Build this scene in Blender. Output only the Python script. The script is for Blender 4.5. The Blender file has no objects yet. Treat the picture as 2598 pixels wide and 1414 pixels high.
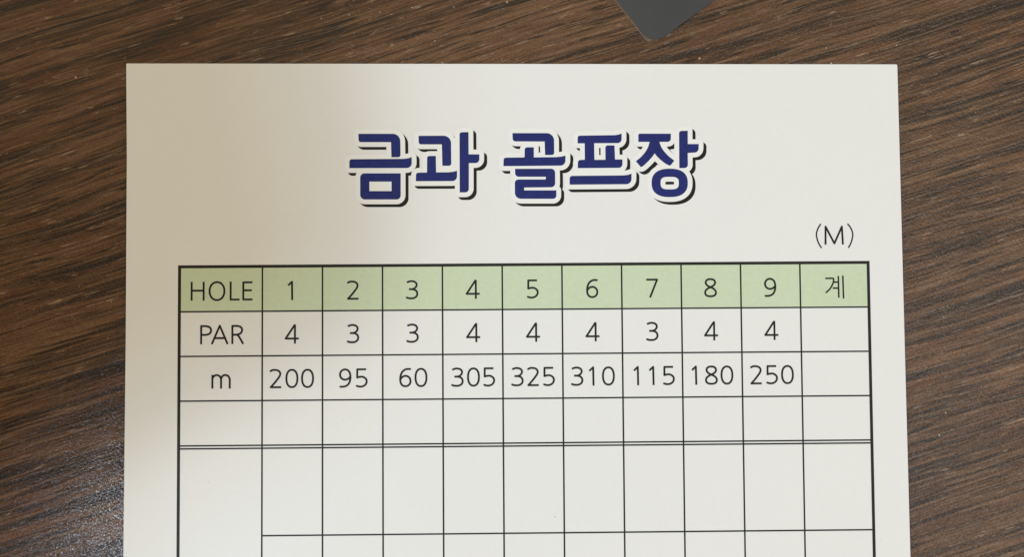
import bpy, math, random
from mathutils import Vector, Matrix
from mathutils.geometry import delaunay_2d_cdt

# ------------------------------------------------------------------ camera
C = bpy.context.scene.collection
MM = 0.001
CAM_H = 147.43                       # mm above the card, looking almost straight down
FPX, CX, CY = 2912.0, 1299.0, 707.0  # measured focal length / centre of the 2598 px wide photograph
rx, ry, rz = (math.radians(a) for a in (2.5647, -0.8272, -0.3834))
ROT = Matrix.Rotation(rx, 3, 'X') @ Matrix.Rotation(ry, 3, 'Y') @ Matrix.Rotation(rz, 3, 'Z')
cam_data = bpy.data.cameras.new('camera')
cam = bpy.data.objects.new('camera', cam_data)
C.objects.link(cam)
cam.matrix_world = Matrix.Translation((0, 0, CAM_H * MM)) @ ROT.to_4x4()
cam_data.sensor_width = 36.0
cam_data.lens = FPX / 2598.0 * 36.0
cam_data.clip_start = 0.005
cam_data.clip_end = 20.0
bpy.context.scene.camera = cam

# ------------------------------------------------------------------ light
world = bpy.data.worlds.new('World')
bpy.context.scene.world = world
world.use_nodes = True
bg = world.node_tree.nodes['Background']
bg.inputs[0].default_value = (1.0, 0.85, 0.585, 1)
bg.inputs[1].default_value = 0.61
vs = bpy.context.scene.view_settings
vs.view_transform = 'Standard'
vs.look = 'None'
vs.exposure = 0.0
vs.gamma = 1.0


def area(name, loc, size, size_y, power, color, target=(0, 0, 0), shape='RECTANGLE', roll=0.0):
    d = bpy.data.lights.new(name, 'AREA')
    d.shape = shape
    d.size = size
    if shape in ('RECTANGLE', 'ELLIPSE'):
        d.size_y = size_y
    d.energy = power
    d.color = color
    o = bpy.data.objects.new(name, d)
    C.objects.link(o)
    o.location = loc
    q = (Vector(target) - Vector(loc)).to_track_quat('-Z', 'Y')
    o.rotation_euler = (q.to_matrix() @ Matrix.Rotation(roll, 3, 'Z')).to_euler()
    return o


# cool white ceiling lamp to the lower left: a broad diffuser and, just under it, its small bright core,
# which sparkles in the lacquer beside the card's lower left corner
area('ceiling_lamp', (-0.665, -0.345, 1.52), 0.29, 0.29, 10.7, (0.53, 0.76, 1.0), shape='DISK')
area('ceiling_lamp_core', (-0.665, -0.345, 1.5), 0.09, 0.09, 3.9, (0.93, 0.96, 1.0), shape='DISK')
# wide dim fill light added to the right, for the greyish sheen on the wood beyond the card's right edge
area('right_fill', (0.66, -0.20, 1.5), 0.55, 0.75, 3.4, (0.85, 0.92, 1.0), target=(0.66, -0.20, 0))

# ------------------------------------------------------------------ helpers


def P(u, v):
    """photograph pixel -> mm on the plane of the card (z = 0)"""
    d = ROT @ Vector(((u - CX) / FPX, -(v - CY) / FPX, -1.0))
    t = -CAM_H / d.z
    return Vector((d.x * t, d.y * t))


def mesh_obj(name, verts, faces, mat, parent=None, label=None):
    me = bpy.data.meshes.new(name)
    me.from_pydata([(x * MM, y * MM, z * MM) for x, y, z in verts], [], faces)
    me.update()
    o = bpy.data.objects.new(name, me)
    C.objects.link(o)
    if mat:
        me.materials.append(mat)
    if parent:
        o.parent = parent
    if label:
        o['label'] = label
    return o


def flat_union(polys, eps=1e-4):
    """union of overlapping flat polygons -> verts, faces"""
    vs_, fs_ = [], []
    for p in polys:
        b = len(vs_)
        a = sum(p[i][0] * p[(i + 1) % len(p)][1] - p[(i + 1) % len(p)][0] * p[i][1] for i in range(len(p)))
        if abs(a) < 1e-9:
            continue
        if a < 0:
            p = p[::-1]
        vs_ += [Vector((q[0], q[1])) for q in p]
        fs_.append(list(range(b, b + len(p))))
    v, e, f, _, _, of = delaunay_2d_cdt(vs_, [], fs_, 0, eps)
    return [(q.x, q.y) for q in v], [list(x) for x, o in zip(f, of) if o]


def ink(name, polys, z, mat, parent, label=None):
    v, f = flat_union(polys)
    f2 = []
    for t in f:
        a = sum(v[t[i]][0] * v[t[(i + 1) % len(t)]][1] - v[t[(i + 1) % len(t)]][0] * v[t[i]][1] for i in range(len(t)))
        f2.append(t if a > 0 else t[::-1])
    return mesh_obj(name, [(x, y, z) for x, y in v], f2, mat, parent, label)


def disc(c, r, n=20):
    return [(c[0] + r * math.cos(2 * math.pi * i / n), c[1] + r * math.sin(2 * math.pi * i / n)) for i in range(n)]


def seg_quad(a, b, r):
    dx, dy = b[0] - a[0], b[1] - a[1]
    l = math.hypot(dx, dy)
    if l < 1e-6:
        return None
    nx, ny = -dy / l * r, dx / l * r
    return [(a[0] + nx, a[1] + ny), (b[0] + nx, b[1] + ny), (b[0] - nx, b[1] - ny), (a[0] - nx, a[1] - ny)]


def dilate(loops, r):
    out = []
    for lp in loops:
        n = len(lp)
        for i in range(n):
            q = seg_quad(lp[i], lp[(i + 1) % n], r)
            if q:
                out.append(q)
                out.append(disc(lp[i], r, 28))
    return out


def round_loop(pts, n=7):
    """pts = (x, y, radius): corners rounded by quadratic arcs"""
    out = []
    m = len(pts)
    for i, (x, y, r) in enumerate(pts):
        if r <= 0:
            out.append((x, y))
            continue
        p = Vector((x, y))
        a = Vector(pts[i - 1][:2]) - p
        b = Vector(pts[(i + 1) % m][:2]) - p
        ra = min(r, a.length * .5)
        rb = min(r, b.length * .5)
        A = p + a.normalized() * ra
        B = p + b.normalized() * rb
        k = 0.55
        A1 = A.lerp(p, k)
        B1 = B.lerp(p, k)
        for j in range(n + 1):
            t = j / n
            q = A * (1 - t) ** 3 + A1 * 3 * t * (1 - t) ** 2 + B1 * 3 * t * t * (1 - t) + B * t ** 3
            out.append((q.x, q.y))
    return out


def stroke(pts, w):
    """constant-width pen line with butt ends and round joints"""
    out = []
    for i in range(len(pts) - 1):
        q = seg_quad(pts[i], pts[i + 1], w / 2)
        if q:
            out.append(q)
        if i:
            out.append(disc(pts[i], w / 2, 14))
    return out


def smooth(pts, n=5):
    """Catmull-Rom through the points"""
    out = []
    m = len(pts)
    for i in range(m - 1):
        p0 = pts[max(i - 1, 0)]
        p1, p2 = pts[i], pts[i + 1]
        p3 = pts[min(i + 2, m - 1)]
        for j in range(n):
            t = j / n
            out.append(tuple(0.5 * ((2 * p1[k]) + (-p0[k] + p2[k]) * t + (2 * p0[k] - 5 * p1[k] + 4 * p2[k] - p3[k]) * t * t
                                    + (-p0[k] + 3 * p1[k] - 3 * p2[k] + p3[k]) * t ** 3) for k in (0, 1)))
    out.append(pts[-1])
    return out


# ------------------------------------------------------------------ materials


class NT:
    def __init__(self, name):
        self.m = bpy.data.materials.new(name)
        self.m.use_nodes = True
        self.t = self.m.node_tree
        self.b = self.t.nodes['Principled BSDF']

    def n(self, typ, **kw):
        o = self.t.nodes.new(typ)
        for k, v in kw.items():
            setattr(o, k, v)
        return o

    def l(self, a, b):
        self.t.links.new(a, b)

    def noise(self, vec, scale, detail=3, rough=.5, dist=0.0):
        o = self.n('ShaderNodeTexNoise')
        self.l(vec, o.inputs['Vector'])
        o.inputs['Scale'].default_value = scale
        o.inputs['Detail'].default_value = detail
        o.inputs['Roughness'].default_value = rough
        o.inputs['Distortion'].default_value = dist
        return o.outputs['Fac']

    def mapr(self, fac, a, b, c=0.0, d=1.0, smoothstep=False):
        o = self.n('ShaderNodeMapRange')
        if smoothstep:
            o.interpolation_type = 'SMOOTHSTEP'
        self.l(fac, o.inputs[0])
        for i, v in zip((1, 2, 3, 4), (a, b, c, d)):
            o.inputs[i].default_value = v
        return o.outputs[0]

    def math(self, op, a, b=None, c=None):
        o = self.n('ShaderNodeMath', operation=op)
        for i, v in enumerate((a, b, c)):
            if v is None:
                continue
            if isinstance(v, (int, float)):
                o.inputs[i].default_value = v
            else:
                self.l(v, o.inputs[i])
        return o.outputs[0]

    def mix(self, fac, a, b, blend='MIX'):
        o = self.n('ShaderNodeMix', data_type='RGBA', blend_type=blend)
        for i, v in ((0, fac), (6, a), (7, b)):
            if isinstance(v, (int, float)):
                o.inputs[i].default_value = v
            elif isinstance(v, tuple):
                o.inputs[i].default_value = (*v, 1)
            else:
                self.l(v, o.inputs[i])
        return o.outputs[2]

    def scaled(self, vec, s, off=(0, 0, 0)):
        o = self.n('ShaderNodeMapping')
        self.l(vec, o.inputs[0])
        o.inputs['Scale'].default_value = s
        o.inputs['Location'].default_value = off
        return o.outputs[0]


def mat_wood():
    w = NT('walnut_laminate')
    tc = w.n('ShaderNodeTexCoord').outputs['Object']
    mp = w.n('ShaderNodeMapping')                       # metres -> mm, u along the grain
    w.l(tc, mp.inputs[0])
    mp.inputs['Scale'].default_value = (1000, 1000, 1000)
    rot = w.n('ShaderNodeVectorRotate', rotation_type='Z_AXIS')
    w.l(mp.outputs[0], rot.inputs['Vector'])
    rot.inputs['Angle'].default_value = math.radians(-17.0)
    g0 = rot.outputs[0]
    # gentle waviness of the grain
    wv = w.noise(w.scaled(g0, (.012, .03, 1)), 1.0, 2, .5)
    wv2 = w.noise(w.scaled(g0, (.07, .16, 1), (7, 3, 0)), 1.0, 2, .5)
    dy = w.math('ADD', w.math('MULTIPLY_ADD', wv, 5.0, -2.5), w.math('MULTIPLY_ADD', wv2, .8, -.4))
    cv = w.n('ShaderNodeCombineXYZ')
    w.l(dy, cv.inputs[1])
    ad = w.n('ShaderNodeVectorMath', operation='ADD')
    w.l(g0, ad.inputs[0])
    w.l(cv.outputs[0], ad.inputs[1])
    g = ad.outputs[0]
    broad = w.noise(w.scaled(g, (.022, .20, 1), (3, 8, 0)), 1.0, 4, .55)
    band = w.noise(w.scaled(g, (.022, .52, 1), (11, 2, 0)), 1.0, 4, .6)
    pore = w.noise(w.scaled(g, (.034, 1.02, 1), (1, 5, 0)), 1.0, 2, .5)
    pore2 = w.noise(w.scaled(g, (.085, 3.0, 1), (4, 1, 0)), 1.0, 2, .55)
    fibre = w.noise(w.scaled(g, (.34, 7.5, 1), (2, 9, 0)), 1.0, 3, .65)
    mott = w.noise(g0, 3.4, 3, .65)
    redn = w.noise(w.scaled(g, (.07, .50, 1), (21, 4, 0)), 1.0, 3, .6)
    gate = w.noise(w.scaled(g, (.09, .9, 1), (41, 14, 0)), 1.0, 2, .5)
    base = w.mix(w.mapr(broad, .35, .65), (.069, .0315, .0155), (.143, .073, .0365))
    base = w.mix(w.mapr(redn, .48, .68, 0, .6), base, (.125, .050, .022))
    # soft grey-brown bands
    base = w.mix(w.mapr(band, .52, .64, 0, .68, True), base, (.030, .019, .0140))
    # dark streaks, and hair-fine dark cracks that follow the grain
    base = w.mix(w.mapr(pore, .55, .66, 0, .82, True), base, (.017, .0115, .0095))
    crack = w.math('ABSOLUTE', w.math('SUBTRACT', pore, .5))
    crack = w.math('MULTIPLY', w.mapr(crack, .036, .010, 0, .88, True), w.mapr(gate, .46, .56, 0, 1, True))
    base = w.mix(crack, base, (.014, .009, .007))
    base = w.mix(w.mapr(pore2, .55, .66, 0, .72, True), base, (.026, .0150, .0100))
    base = w.mix(w.mapr(pore2, .46, .34, 0, .55, True), base, (.205, .118, .066))
    k = w.math('MULTIPLY', w.mapr(fibre, .3, .7, .74, 1.26), w.mapr(mott, .3, .7, .80, 1.20))
    kk = w.n('ShaderNodeCombineColor')
    for i in range(3):
        w.l(k, kk.inputs[i])
    base = w.mix(1.0, base, kk.outputs[0], 'MULTIPLY')
    # pale specks, lacquer sparkle painted into the colour
    vo = w.n('ShaderNodeTexVoronoi', feature='F1')
    w.l(w.scaled(g0, (1, 1, 1), (.3, .7, 0)), vo.inputs['Vector'])
    vo.inputs['Scale'].default_value = .55
    sep = w.n('ShaderNodeSeparateColor')
    w.l(vo.outputs['Color'], sep.inputs[0])
    rad = w.mapr(sep.outputs[0], .72, 1.0, 0.0, .075)
    sparkle = w.math('LESS_THAN', vo.outputs['Distance'], rad)
    # pale hair lines along the grain, in dashes: highlights painted into the colour
    wl = w.noise(w.scaled(g, (.06, 1.9, 1), (31, 17, 0)), 1.0, 1, .5)
    wn = w.noise(w.scaled(g0, (.35, .9, 1), (5, 5, 0)), 1.0, 4, .75)
    wl = w.math('ABSOLUTE', w.math('SUBTRACT', wl, .5))
    hair_glint = w.math('MULTIPLY', w.mapr(wl, .020, .004, 0, 1, True), w.mapr(wn, .50, .62, 0, 1, True))
    base = w.mix(w.math('MULTIPLY', hair_glint, .62), base, (.40, .27, .18))
    base = w.mix(w.math('MULTIPLY', sparkle, .8), base, (.62, .54, .44))
    w.l(base, w.b.inputs['Base Color'])
    # relief: pores sunk, finely pebbled lacquer
    h = w.math('MULTIPLY_ADD', w.mapr(pore, .55, .70, 0, 1), -.55, w.math('MULTIPLY', pore2, -.65))
    h = w.math('MULTIPLY_ADD', fibre, .22, h)
    fine = w.noise(g0, 3.3, 1, .6)
    bump = w.n('ShaderNodeBump')
    bump.inputs['Strength'].default_value = 1.0
    bump.inputs['Distance'].default_value = .00003
    w.l(h, bump.inputs['Height'])
    bump2 = w.n('ShaderNodeBump')
    bump2.inputs['Strength'].default_value = 1.0
    bump2.inputs['Distance'].default_value = .000085
    w.l(fine, bump2.inputs['Height'])
    w.l(bump.outputs[0], bump2.inputs['Normal'])
    w.l(bump2.outputs[0], w.b.inputs['Normal'])
    w.l(w.mapr(mott, .3, .7, .14, .24), w.b.inputs['Roughness'])
    w.b.inputs['Specular IOR Level'].default_value = .42
    return w.m


def mat_paper(name, col, rough=.55, noise=.035, bumpd=.000004):
    w = NT(name)
    tc = w.n('ShaderNodeTexCoord').outputs['Object']
    a = w.noise(tc, 1500, 4, .7)
    b = w.noise(tc, 90, 3, .6)
    k = w.math('MULTIPLY', w.mapr(a, .3, .7, 1 - noise, 1 + noise), w.mapr(b, .3, .7, 1 - noise * .4, 1 + noise * .4))
    kk = w.n('ShaderNodeCombineColor')
    for i in range(3):
        w.l(k, kk.inputs[i])
    w.l(w.mix(1.0, col, kk.outputs[0], 'MULTIPLY'), w.b.inputs['Base Color'])
    w.b.inputs['Roughness'].default_value = rough
    w.b.inputs['Specular IOR Level'].default_value = .22
    bm = w.n('ShaderNodeBump')
    bm.inputs['Distance'].default_value = bumpd
    w.l(a, bm.inputs['Height'])
    w.l(bm.outputs[0], w.b.inputs['Normal'])
    return w.m


WOOD = mat_wood()
PAPER = mat_paper('card_stock', (.805, .80, .805), .5, .012)
WHITE = mat_paper('unprinted_white', (.84, .84, .84), .5, .01)
GREEN = mat_paper('green_ink', (.585, .665, .485), .5, .035)
BLUE = mat_paper('blue_ink', (.012, .020, .145), .5, .22)
BLACK = mat_paper('black_ink', (.010, .0085, .008), .5, .25)
SPECK = mat_paper('faint_speck', (.45, .44, .42), .6, .1)
GREYBLACK = mat_paper('border_ink', (.017, .0155, .0135), .5, .25)

# ------------------------------------------------------------------ table top
TZ = -0.80   # mm, the wood lies one card thickness below the card's face


def slab(name, loop, z0, z1, mat, parent=None, bev=0.0):
    n = len(loop)
    v = [(x, y, z0) for x, y in loop] + [(x, y, z1) for x, y in loop]
    f = [list(range(n - 1, -1, -1)), list(range(n, 2 * n))] + [[i, (i + 1) % n, n + (i + 1) % n, n + i] for i in range(n)]
    o = mesh_obj(name, v, f, mat, parent)
    if bev:
        md = o.modifiers.new('edge', 'BEVEL')
        md.width = bev * MM
        md.segments = 2
        md.limit_method = 'ANGLE'
    return o


tab = slab('table_top', [(-420, -300), (420, -300), (420, 300), (-420, 300)], TZ - 25, TZ, WOOD)
tab['kind'] = 'structure'

# ------------------------------------------------------------------ the score card
card = bpy.data.objects.new('scorecard', None)
C.objects.link(card)
card['label'] = 'white golf score card with blue Korean title and ruled table on dark wood'
card['category'] = 'score card'

# outline of the sheet; the lower part runs on below the picture
tl, tr = P(320.3, 160.5), P(2276.5, 162.8)
out = [(-47.35, -112), (52.95, -112), (52.80, -29.4), (52.69, -3.5), (52.62, 16.9), (tr.x, tr.y - .16), (tr.x - .04, tr.y - .04), (tr.x - .16, tr.y),
       (tl.x + .14, tl.y), (tl.x + .03, tl.y - .03), (tl.x, tl.y - .14),
       (-47.29, 22.5), (-47.25, -.3), (-47.34, -28.4)]
sheet = slab('card_sheet', out, -.40, 0.0, PAPER, card)

Z1, Z2, Z3 = .012, .022, .032

# ---- ruled table: positions in mm (columns of equal width)
K = 7.685424
X1, XL, XR, DX = -29.865, -40.444, 48.161, K
RY = [8.379, 2.609, -3.101, -8.799, -14.486, -14.862, -25.921]
PX = CAM_H / FPX
LW, BW = 4.0 * PX, 7.6 * PX
YB = -104.0
XS = [XL] + [X1 + i * DX for i in range(10)] + [XR]
for i in range(11):
    a = XS[i] + (BW / 2 if i == 0 else LW / 2)
    b = XS[i + 1] - (BW / 2 if i == 10 else LW / 2)
    t, u = RY[0] - BW / 2, RY[1] + LW / 2
    c = mesh_obj('heading_cell', [(a, u, Z1), (b, u, Z1), (b, t, Z1), (a, t, Z1)], [[0, 1, 2, 3]], GREEN, card)


def rect(x0, x1, y0, y1):
    return [(x0, y0), (x1, y0), (x1, y1), (x0, y1)]


def line(name, x0, x1, y0, y1, z, mat):
    return mesh_obj(name, [(x, y, z) for x, y in rect(x0, x1, y0, y1)], [[0, 1, 2, 3]], mat, card)


# outer frame: four strips butted end to end
line('frame_line', XL - BW / 2, XR + BW / 2, RY[0] - BW / 2, RY[0] + BW / 2, Z2, GREYBLACK)
line('frame_line', XL - BW / 2, XL + BW / 2, YB, RY[0] - BW / 2, Z2, GREYBLACK)
line('frame_line', XR - BW / 2, XR + BW / 2, YB, RY[0] - BW / 2, Z2, GREYBLACK)
line('frame_line', XL + BW / 2, XR - BW / 2, YB, YB + BW, Z2, GREYBLACK)
for i in range(10):
    x = X1 + i * DX
    line('column_line', x - LW / 2, x + LW / 2, YB + BW, RY[0] - BW / 2, Z2, BLACK)
rows = [(y, XL + BW / 2) for y in RY[1:6]]
y = RY[6]
while y > YB + 8:
    rows.append((y, X1))
    y -= (RY[5] - RY[6])
for y, x0 in rows:
    line('row_line', x0, XR - BW / 2, y - LW * .46, y + LW * .46, Z3, BLACK)

# ---- small lettering, one pen line per glyph, cap height = 1


def ell(cx_, cy_, rx_, ry_, p=2.0, n=28, a0=0.0):
    r = []
    for i in range(n + 1):
        a = a0 + 2 * math.pi * i / n
        c, s = math.cos(a), math.sin(a)
        r.append((cx_ + rx_ * math.copysign(abs(c) ** (2 / p), c), cy_ + ry_ * math.copysign(abs(s) ** (2 / p), s)))
    return r


PEN = .102
GL = {
    'H': [[(.045, 0), (.045, 1)], [(.675, 0), (.675, 1)], [(.045, .53), (.675, .53)]],
    'O': [ell(.44, .5, .39, .475, 2.1)],
    'L': [[(.05, 1), (.05, .047), (.52, .047)]],
    'E': [[(.53, .953), (.05, .953), (.05, .047), (.54, .047)], [(.05, .53), (.50, .53)]],
    'P': [[(.05, 0), (.05, .953)], [(.003, .953)] + smooth([(.28, .953), (.46, .91), (.555, .80), (.56, .66), (.47, .54), (.28, .49)]) + [(.05, .49)]],
    'A': [[(.045, 0), (.46, .97), (.875, 0)], [(.17, .315), (.75, .315)]],
    'R': [[(.05, 0), (.05, .953)], [(.003, .953)] + smooth([(.28, .953), (.46, .91), (.55, .80), (.55, .67), (.46, .55), (.28, .49)]) + [(.05, .49)],
          smooth([(.28, .49), (.36, .44), (.42, .35), (.62, 0)])],
    'm': [[(.05, 0), (.05, .72)], smooth([(.05, .52), (.11, .635), (.22, .70), (.33, .70), (.44, .64), (.505, .50)]) + [(.505, 0)],
          smooth([(.505, .50), (.56, .63), (.66, .70), (.78, .70), (.89, .64), (.96, .50)]) + [(.96, 0)]],
    'M': [[(.055, 0), (.075, .96), (.53, .06), (.945, .96), (.985, 0)]],
    '(': [smooth([(.285, 1.11), (.13, .86), (.04, .53), (.13, .12), (.30, -.18)])],
    ')': [smooth([(.02, 1.11), (.20, .86), (.29, .53), (.20, .12), (.04, -.18)])],
    '1': [[(.02, .775), (.225, .965), (.235, 0)]],
    '2': [smooth([(.04, .89), (.15, .945), (.29, .955), (.45, .92), (.545, .82), (.555, .71), (.51, .60), (.41, .46), (.25, .26), (.06, .047)]) + [(.61, .047)]],
    '3': [smooth([(.05, .90), (.17, .945), (.30, .955), (.46, .91), (.54, .80), (.52, .67), (.42, .57), (.30, .53)]) + [(.14, .53)],
          smooth([(.27, .53), (.42, .505), (.53, .43), (.575, .29), (.53, .15), (.39, .06), (.22, .045), (.10, .06), (.01, .095)])],
    '4': [[(.735, .265), (.04, .265), (.505, .965), (.53, .965), (.53, 0)]],
    '5': [[(.52, .953), (.06, .953)] + smooth([(.055, .52), (.18, .555), (.33, .56), (.46, .50), (.54, .40), (.545, .26), (.47, .13), (.33, .055), (.17, .045), (.01, .09)])],
    '6': [smooth([(.58, .94), (.45, .955), (.30, .92), (.16, .81), (.075, .64), (.045, .45), (.06, .25), (.15, .10), (.31, .045), (.47, .09),
                  (.56, .20), (.58, .33), (.54, .47), (.44, .56), (.31, .59), (.18, .55), (.09, .47), (.045, .38)])],
    '7': [[(0, .953), (.575, .953), (.19, 0)]],
    '8': [smooth([(.335, .53), (.17, .62), (.085, .75), (.12, .88), (.22, .945), (.335, .955), (.45, .945), (.55, .88), (.585, .75), (.50, .62),
                  (.335, .53), (.15, .43), (.055, .30), (.07, .15), (.18, .065), (.335, .045), (.49, .065), (.60, .15), (.615, .30), (.52, .43), (.335, .53)])],
    '9': [smooth([(.04, .05), (.20, .045), (.37, .09), (.50, .20), (.57, .38), (.59, .58), (.55, .79), (.45, .91), (.31, .955), (.16, .91), (.07, .80),
                  (.045, .67), (.09, .53), (.20, .44), (.33, .415), (.47, .46), (.56, .55), (.59, .62)])],
    '0': [ell(.333, .5, .288, .455, 2.25)],
    '계': [[(.0, .835), (.41, .835), (.45, .81)] + smooth([(.45, .81), (.43, .64), (.36, .46), (.22, .25), (.01, .065)]),
          [(.43, .63), (.69, .63)], [(.39, .31), (.69, .31)], [(.70, .96), (.705, -.20)], [(.94, .98), (.955, -.245)]],
}
SIZE = 48.0 * PX


def put(ch, u, base_mm, size=SIZE, pen=PEN):
    x0 = P(u, 760).x
    polys = []
    for s in GL[ch]:
        polys += stroke([(x0 + a * size, base_mm + b * size) for a, b in s], pen * size)
    nm = 'printed_digit' if ch.isdigit() else ('printed_bracket' if ch in '()' else 'printed_letter')
    ink(nm, polys, Z2 + .006, BLACK, card)


def xfix(u, v):
    """photo x measured at height v, expressed at the reference height of put()"""
    x = P(u, v).x
    return CX + (u - CX) + (x - P(u, 760).x) / PX


def row(items, v, uref, vref, **kw):
    b = P(uref, vref).y
    for ch, u in items:
        put(ch, xfix(u, v), b, **kw)


row([('H', 484.2), ('O', 529.4), ('L', 582.9), ('E', 614.9), ('1', 730.1), ('2', 880.2), ('3', 1031), ('4', 1181.8), ('5', 1337.6), ('6', 1487.5),
     ('7', 1639.9), ('8', 1786.6), ('9', 1939.0)], 740, 484, 763.6)
row([('P', 508), ('A', 535.3), ('R', 587.2), ('4', 722.8), ('3', 881.1), ('3', 1032.2), ('4', 1183), ('4', 1334.8), ('4', 1485.8), ('3', 1640.5),
     ('4', 1786.6), ('4', 1939.6)], 850, 508, 874.2)
row([('m', 536.5), ('2', 684), ('0', 724.5), ('0', 764.2), ('9', 860.6), ('5', 903.6), ('6', 1013.4), ('0', 1052), ('3', 1146.1), ('0', 1185.2),
     ('5', 1227), ('3', 1298.3), ('2', 1337.4), ('5', 1378.7), ('3', 1449.8), ('1', 1494.3), ('0', 1527.6), ('1', 1607.6), ('1', 1646.7), ('5', 1683),
     ('1', 1755), ('8', 1788.8), ('0', 1828.4), ('2', 1903.2), ('5', 1944.8), ('0', 1982)], 960, 540, 987.0)
row([('M', 2091.3)], 600, 2090, 621.0)
row([('(', 2069.4), (')', 2149.7)], 600, 2090, 621.0, pen=.075)
row([('계', 2094)], 730, 2100, 746.5, pen=.085)

# tiny stray printing specks on the face of the card
for u, v, rr in ((1151.6, 345.8, .055), (472.2, 898.5, .06), (1408.5, 1313, .09), (1996.0, 871, .05), (869.5, 1067, .05), (529.6, 1224.6, .06), (640, 1083, .04),
                 (1500.0, 1118.0, .04), (1720, 520, .05), (2236, 1372, .05), (360, 1240, .04)):
    c = P(u, v)
    ink('speck', [[(x * 1.0, y * .8 + c.y * .2) for x, y in disc(c, rr, 9)]], Z1, SPECK, card)

# ---- blue title: outlines in mm from measured contours


def cvt(pts, ox, oy, k=5.8425):
    return [tuple(P(ox + x / k, oy + y / k)) for x, y in pts]


def solid(pts, ox, oy):
    lp = cvt(round_loop(pts), ox, oy)
    return [lp], [lp]


def ring(outer, inner, ox, oy):
    n = len(outer)
    o, i_ = cvt(outer, ox, oy), cvt(inner, ox, oy)
    q = [[o[k], o[(k + 1) % n], i_[(k + 1) % n], i_[k]] for k in range(n)]
    return q, [o, i_]


def superloop(cx_, cy_, rx_, ry_, p, n=64):
    return ell(cx_, cy_, rx_, ry_, p, n)[:-1]


def rrect(x0, x1, y0, y1, radii, n=64):
    """rounded box sampled along 4 sides with equal counts so that two of them can be bridged"""
    r0, r1, r2, r3 = radii   # tl, tr, br, bl
    cs = [(x0, y0, r0, 180), (x1, y0, r1, 270), (x1, y1, r2, 0), (x0, y1, r3, 90)]
    res = []
    for x, y, r, a in cs:
        ccx = x + r if x == x0 else x - r
        ccy = y + r if y == y0 else y - r
        for j in range(9):
            t = math.radians(a + 90 * j / 8)
            res.append((ccx + r * math.cos(t), ccy + r * math.sin(t)))
    return res


A0, B0, D0 = (860, 300), (1240, 300), (1420, 300)
SYL = []
SYL.append([
    solid([(288, 230, 0), (908, 230, 110), (913, 578, 35), (778, 578, 0), (772, 354, 0), (292, 354, 35)], *A0),
    solid([(155, 608, 35), (960, 602, 0), (1030, 593, 0), (1078, 576, 0), (1080, 738, 75), (155, 740, 0)], *A0),
    ring(rrect(315, 915, 817, 1205, (62, 3, 62, 70)), rrect(451, 780, 940, 1081, (2, 2, 2, 2)), *A0)])
SYL.append([
    solid([(1180, 260, 0), (1660, 258, 110), (1665, 705, 35), (1533, 705, 0), (1525, 387, 0), (1182, 387, 35)], *A0),
    solid([(1307, 560, 30), (1436, 558, 0), (1440, 803, 0), (1630, 801, 0), (1700, 792, 0), (1750, 778, 0), (1750, 932, 70), (1140, 934, 0),
           (1142, 808, 35), (1305, 805, 0)], *A0),
    solid([(1787, 207, 35), (1920, 205, 0), (1922, 535, 0), (2080, 535, 0), (2082, 665, 60), (1925, 665, 0), (1925, 1100, 55), (1790, 1100, 0)], *A0)])
SYL.append([
    solid([(352, 220, 0), (968, 220, 110), (970, 545, 35), (835, 545, 0), (828, 345, 0), (355, 343, 40)], *B0),
    solid([(533, 430, 38), (668, 430, 0), (668, 580, 0), (1000, 576, 0), (1080, 568, 0), (1137, 552, 0), (1137, 702, 75), (218, 710, 0),
           (220, 585, 35), (530, 580, 0)], *B0),
    solid([(390, 750, 0), (983, 748, 60), (985, 1023, 60), (523, 1028, 12), (525, 1070, 8), (1002, 1070, 0), (1002, 1195, 50), (388, 1195, 90),
           (386, 908, 55), (842, 908, 0), (848, 868, 0), (390, 868, 55)], *B0)])
SYL.append([
    solid([(267, 258, 30), (820, 250, 0), (880, 240, 0), (917, 224, 0), (918, 368, 60), (510, 370, 0), (515, 617, 0), (678, 615, 0), (676, 402, 35),
           (812, 402, 0), (820, 612, 0), (930, 610, 0), (930, 735, 55), (268, 740, 0), (270, 620, 35), (372, 615, 0), (370, 372, 0), (265, 372, 0)], *D0),
    solid([(147, 855, 38), (940, 848, 0), (1010, 840, 0), (1065, 822, 0), (1063, 978, 75), (147, 985, 0)], *D0)])
SYL.append([
    solid([(1165, 228, 22), (1648, 228, 0), (1645, 350, 45), (1478, 350, 0), (1502, 425, 30), (1545, 490, 30), (1610, 560, 30), (1698, 628, 0),
           (1637, 708, 22), (1560, 670, 30), (1480, 605, 30), (1435, 560, 20), (1408, 520, 0), (1370, 575, 20), (1310, 640, 30), (1250, 698, 20),
           (1205, 728, 15), (1128, 637, 0), (1205, 575, 30), (1270, 500, 30), (1312, 425, 30), (1332, 350, 0), (1165, 350, 0)], *D0),
    solid([(1768, 188, 38), (1897, 184, 0), (1898, 382, 0), (2060, 382, 0), (2057, 505, 55), (1897, 515, 0), (1900, 737, 50), (1772, 740, 0)], *D0),
    ring(superloop(1630, 959, 268, 211, 2.45), superloop(1630, 962, 135, 93, 3.2), *D0)])
GROW = 12.2 * PX
SHX, SHY = 7.8 * PX, -7.3 * PX
for parts in SYL:
    fill = [p for s in parts for p in s[0]]
    loops = [l for s in parts for l in s[1]]
    grown = fill + dilate(loops, GROW)
    bl = ink('title_syllable', fill, Z3 + .012, BLUE, card)
    ink('white_outline', grown, Z3, WHITE, bl)
    ink('drop_shadow', [[(x + SHX, y + SHY) for x, y in p] for p in grown], Z1, BLACK, bl)

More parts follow.
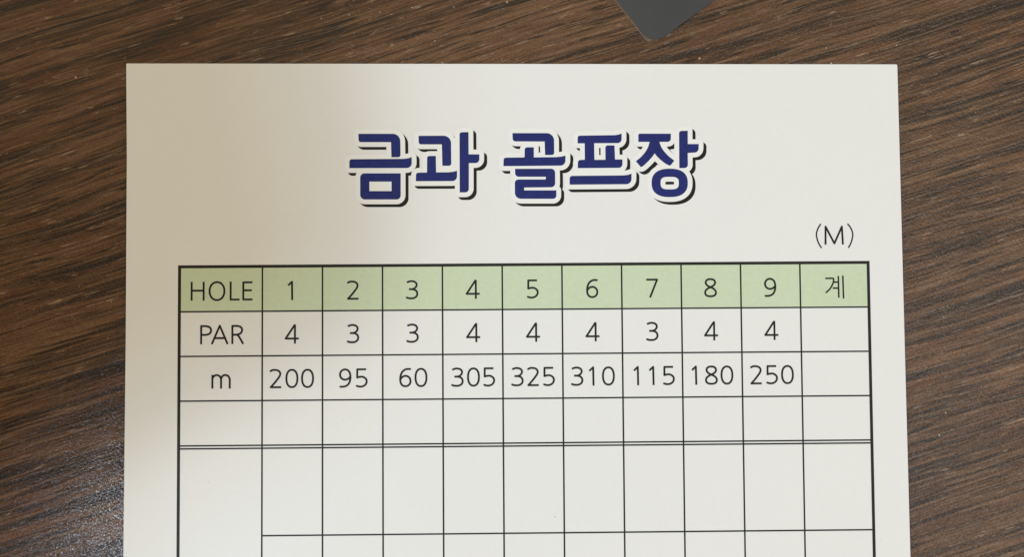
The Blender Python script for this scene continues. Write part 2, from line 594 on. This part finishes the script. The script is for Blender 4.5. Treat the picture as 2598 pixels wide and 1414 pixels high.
# ------------------------------------------------------------------ grey tag on a clear film, stuck to the wood beyond the card
tip = P(1660, 104)
aL = (P(1566.7, 0) - P(1640, 93.2)).normalized()
aR = (P(1795.7, 0) - P(1698, 71.3)).normalized()
cor = P(1657, 115.0)
tag = bpy.data.objects.new('tag_sticker', None)
C.objects.link(tag)
tag['label'] = 'dark grey rounded tag on clear film, cut off by the top edge of the picture'
tag['category'] = 'sticker'


def corner_loop(c, la, lr, r):
    a, b, d = c + aL * la, c + aL * la + aR * lr, c + aR * lr
    return round_loop([(c.x, c.y, r), (d.x, d.y, r * .6), (b.x, b.y, r * .6), (a.x, a.y, r * .6)], 10)


wt = NT('slate_grey_vinyl')
tcw = wt.n('ShaderNodeTexCoord').outputs['Object']
nn = wt.noise(tcw, 130, 3, .6)
nf = wt.noise(tcw, 4200, 2, .6)
wt.l(wt.mix(wt.mapr(nn, .3, .7), (.035, .038, .041), (.043, .047, .051)), wt.b.inputs['Base Color'])
wt.b.inputs['Roughness'].default_value = .5
bw = wt.n('ShaderNodeBump')
bw.inputs['Distance'].default_value = .00001
wt.l(nf, bw.inputs['Height'])
wt.l(bw.outputs[0], wt.b.inputs['Normal'])
film = NT('clear_film')
film.b.inputs['Base Color'].default_value = (.40, .33, .27, 1)
film.b.inputs['Roughness'].default_value = .12
film.b.inputs['Alpha'].default_value = .16
ragged = [tuple(P(u, v)) for u, v in ((1575, 14), (1600, 46), (1607, 54), (1622, 74.5), (1640, 97), (1645, 101.5), (1656, 98.5), (1668, 97), (1679, 93.5), (1692, 88),
          (1707, 83), (1701, 77), (1699, 70), (1712, 63), (1722, 53.5), (1733, 50), (1745, 38), (1751, 30.5), (1763, 25), (1779, 12.5), (1797, 0))]
far = [cor + aL * 18.5 + aR * 24.6, cor + aL * 18.5]
slab('clear_film', ragged + [tuple(cor + aR * 24.6), tuple(far[0]), tuple(far[1])], TZ + .02, TZ + .06, film.m, tag)
slab('grey_label', corner_loop(cor + Vector((0, .18)), 18, 24, 2.1), TZ + .07, TZ + .25, wt.m, tag, bev=.03)

# ------------------------------------------------------------------ added light blocker above the table to the left (out of view)
# it throws the soft shade over the left of the card and is what the dark wood there mirrors
BLOCK_TIP, BLOCK_ROT, BLOCK_Z = Vector((-85.0, -33.0)), math.radians(-153), 160.0


def light_blocker():
    root = bpy.data.objects.new('shade_blocker', None)
    C.objects.link(root)
    root['label'] = 'added dark slab with a flap, unseen light blocker above the table at left'
    root['category'] = 'light_blocker'
    m = NT('blocker_black')
    m.b.inputs['Base Color'].default_value = (.02, .02, .022, 1)
    m.b.inputs['Roughness'].default_value = .3
    lt = NT('blocker_brown')
    tcl = lt.n('ShaderNodeTexCoord').outputs['Object']
    lt.l(lt.mix(lt.noise(tcl, 900, 3, .6), (.022, .018, .015), (.034, .028, .024)), lt.b.inputs['Base Color'])
    lt.b.inputs['Roughness'].default_value = .6
    blocker_plate = slab('blocker_plate', round_loop([(0, 0, 10), (75, 0, 10), (75, -155, 10), (0, -155, 10)]), 0, 8, m.m, root, bev=1.5)
    blocker_plate.rotation_euler = (math.radians(-34), 0, 0)      # its far end tipped up, away from the flap, to soften its shade
    slab('blocker_bump', round_loop([(40, -4, 7), (71, -4, 7), (71, -38, 7), (40, -38, 7)]), -1.6, 0.0, m.m, blocker_plate, bev=.5)
    for x, y in ((49, -13), (62, -21), (49, -29)):
        slab('lens', disc((x, y), 5, 32), -2.6, -1.6, m.m, blocker_plate, bev=.3)  # small discs on the added blocker
    inv = Matrix.Rotation(-BLOCK_ROT, 2)
    flap = [(-110, -44.5, 10), (-116.5, -51, 8), (-121, -64, 12), (-127, -102, 20), (-215, -112, 12), (-225, -20, 12), (-150, 0, 0)]  # outline shaped to set the edges of the shade and sheen
    slab('blocker_flap', round_loop([(*(inv @ (Vector((x, y)) - BLOCK_TIP)), r) for x, y, r in flap]), 1.0, 4.0, lt.m, root, bev=.6)
    return root


blocker = light_blocker()
blocker.location = (BLOCK_TIP.x * MM, BLOCK_TIP.y * MM, BLOCK_Z * MM)
blocker.rotation_euler = (0, 0, BLOCK_ROT)
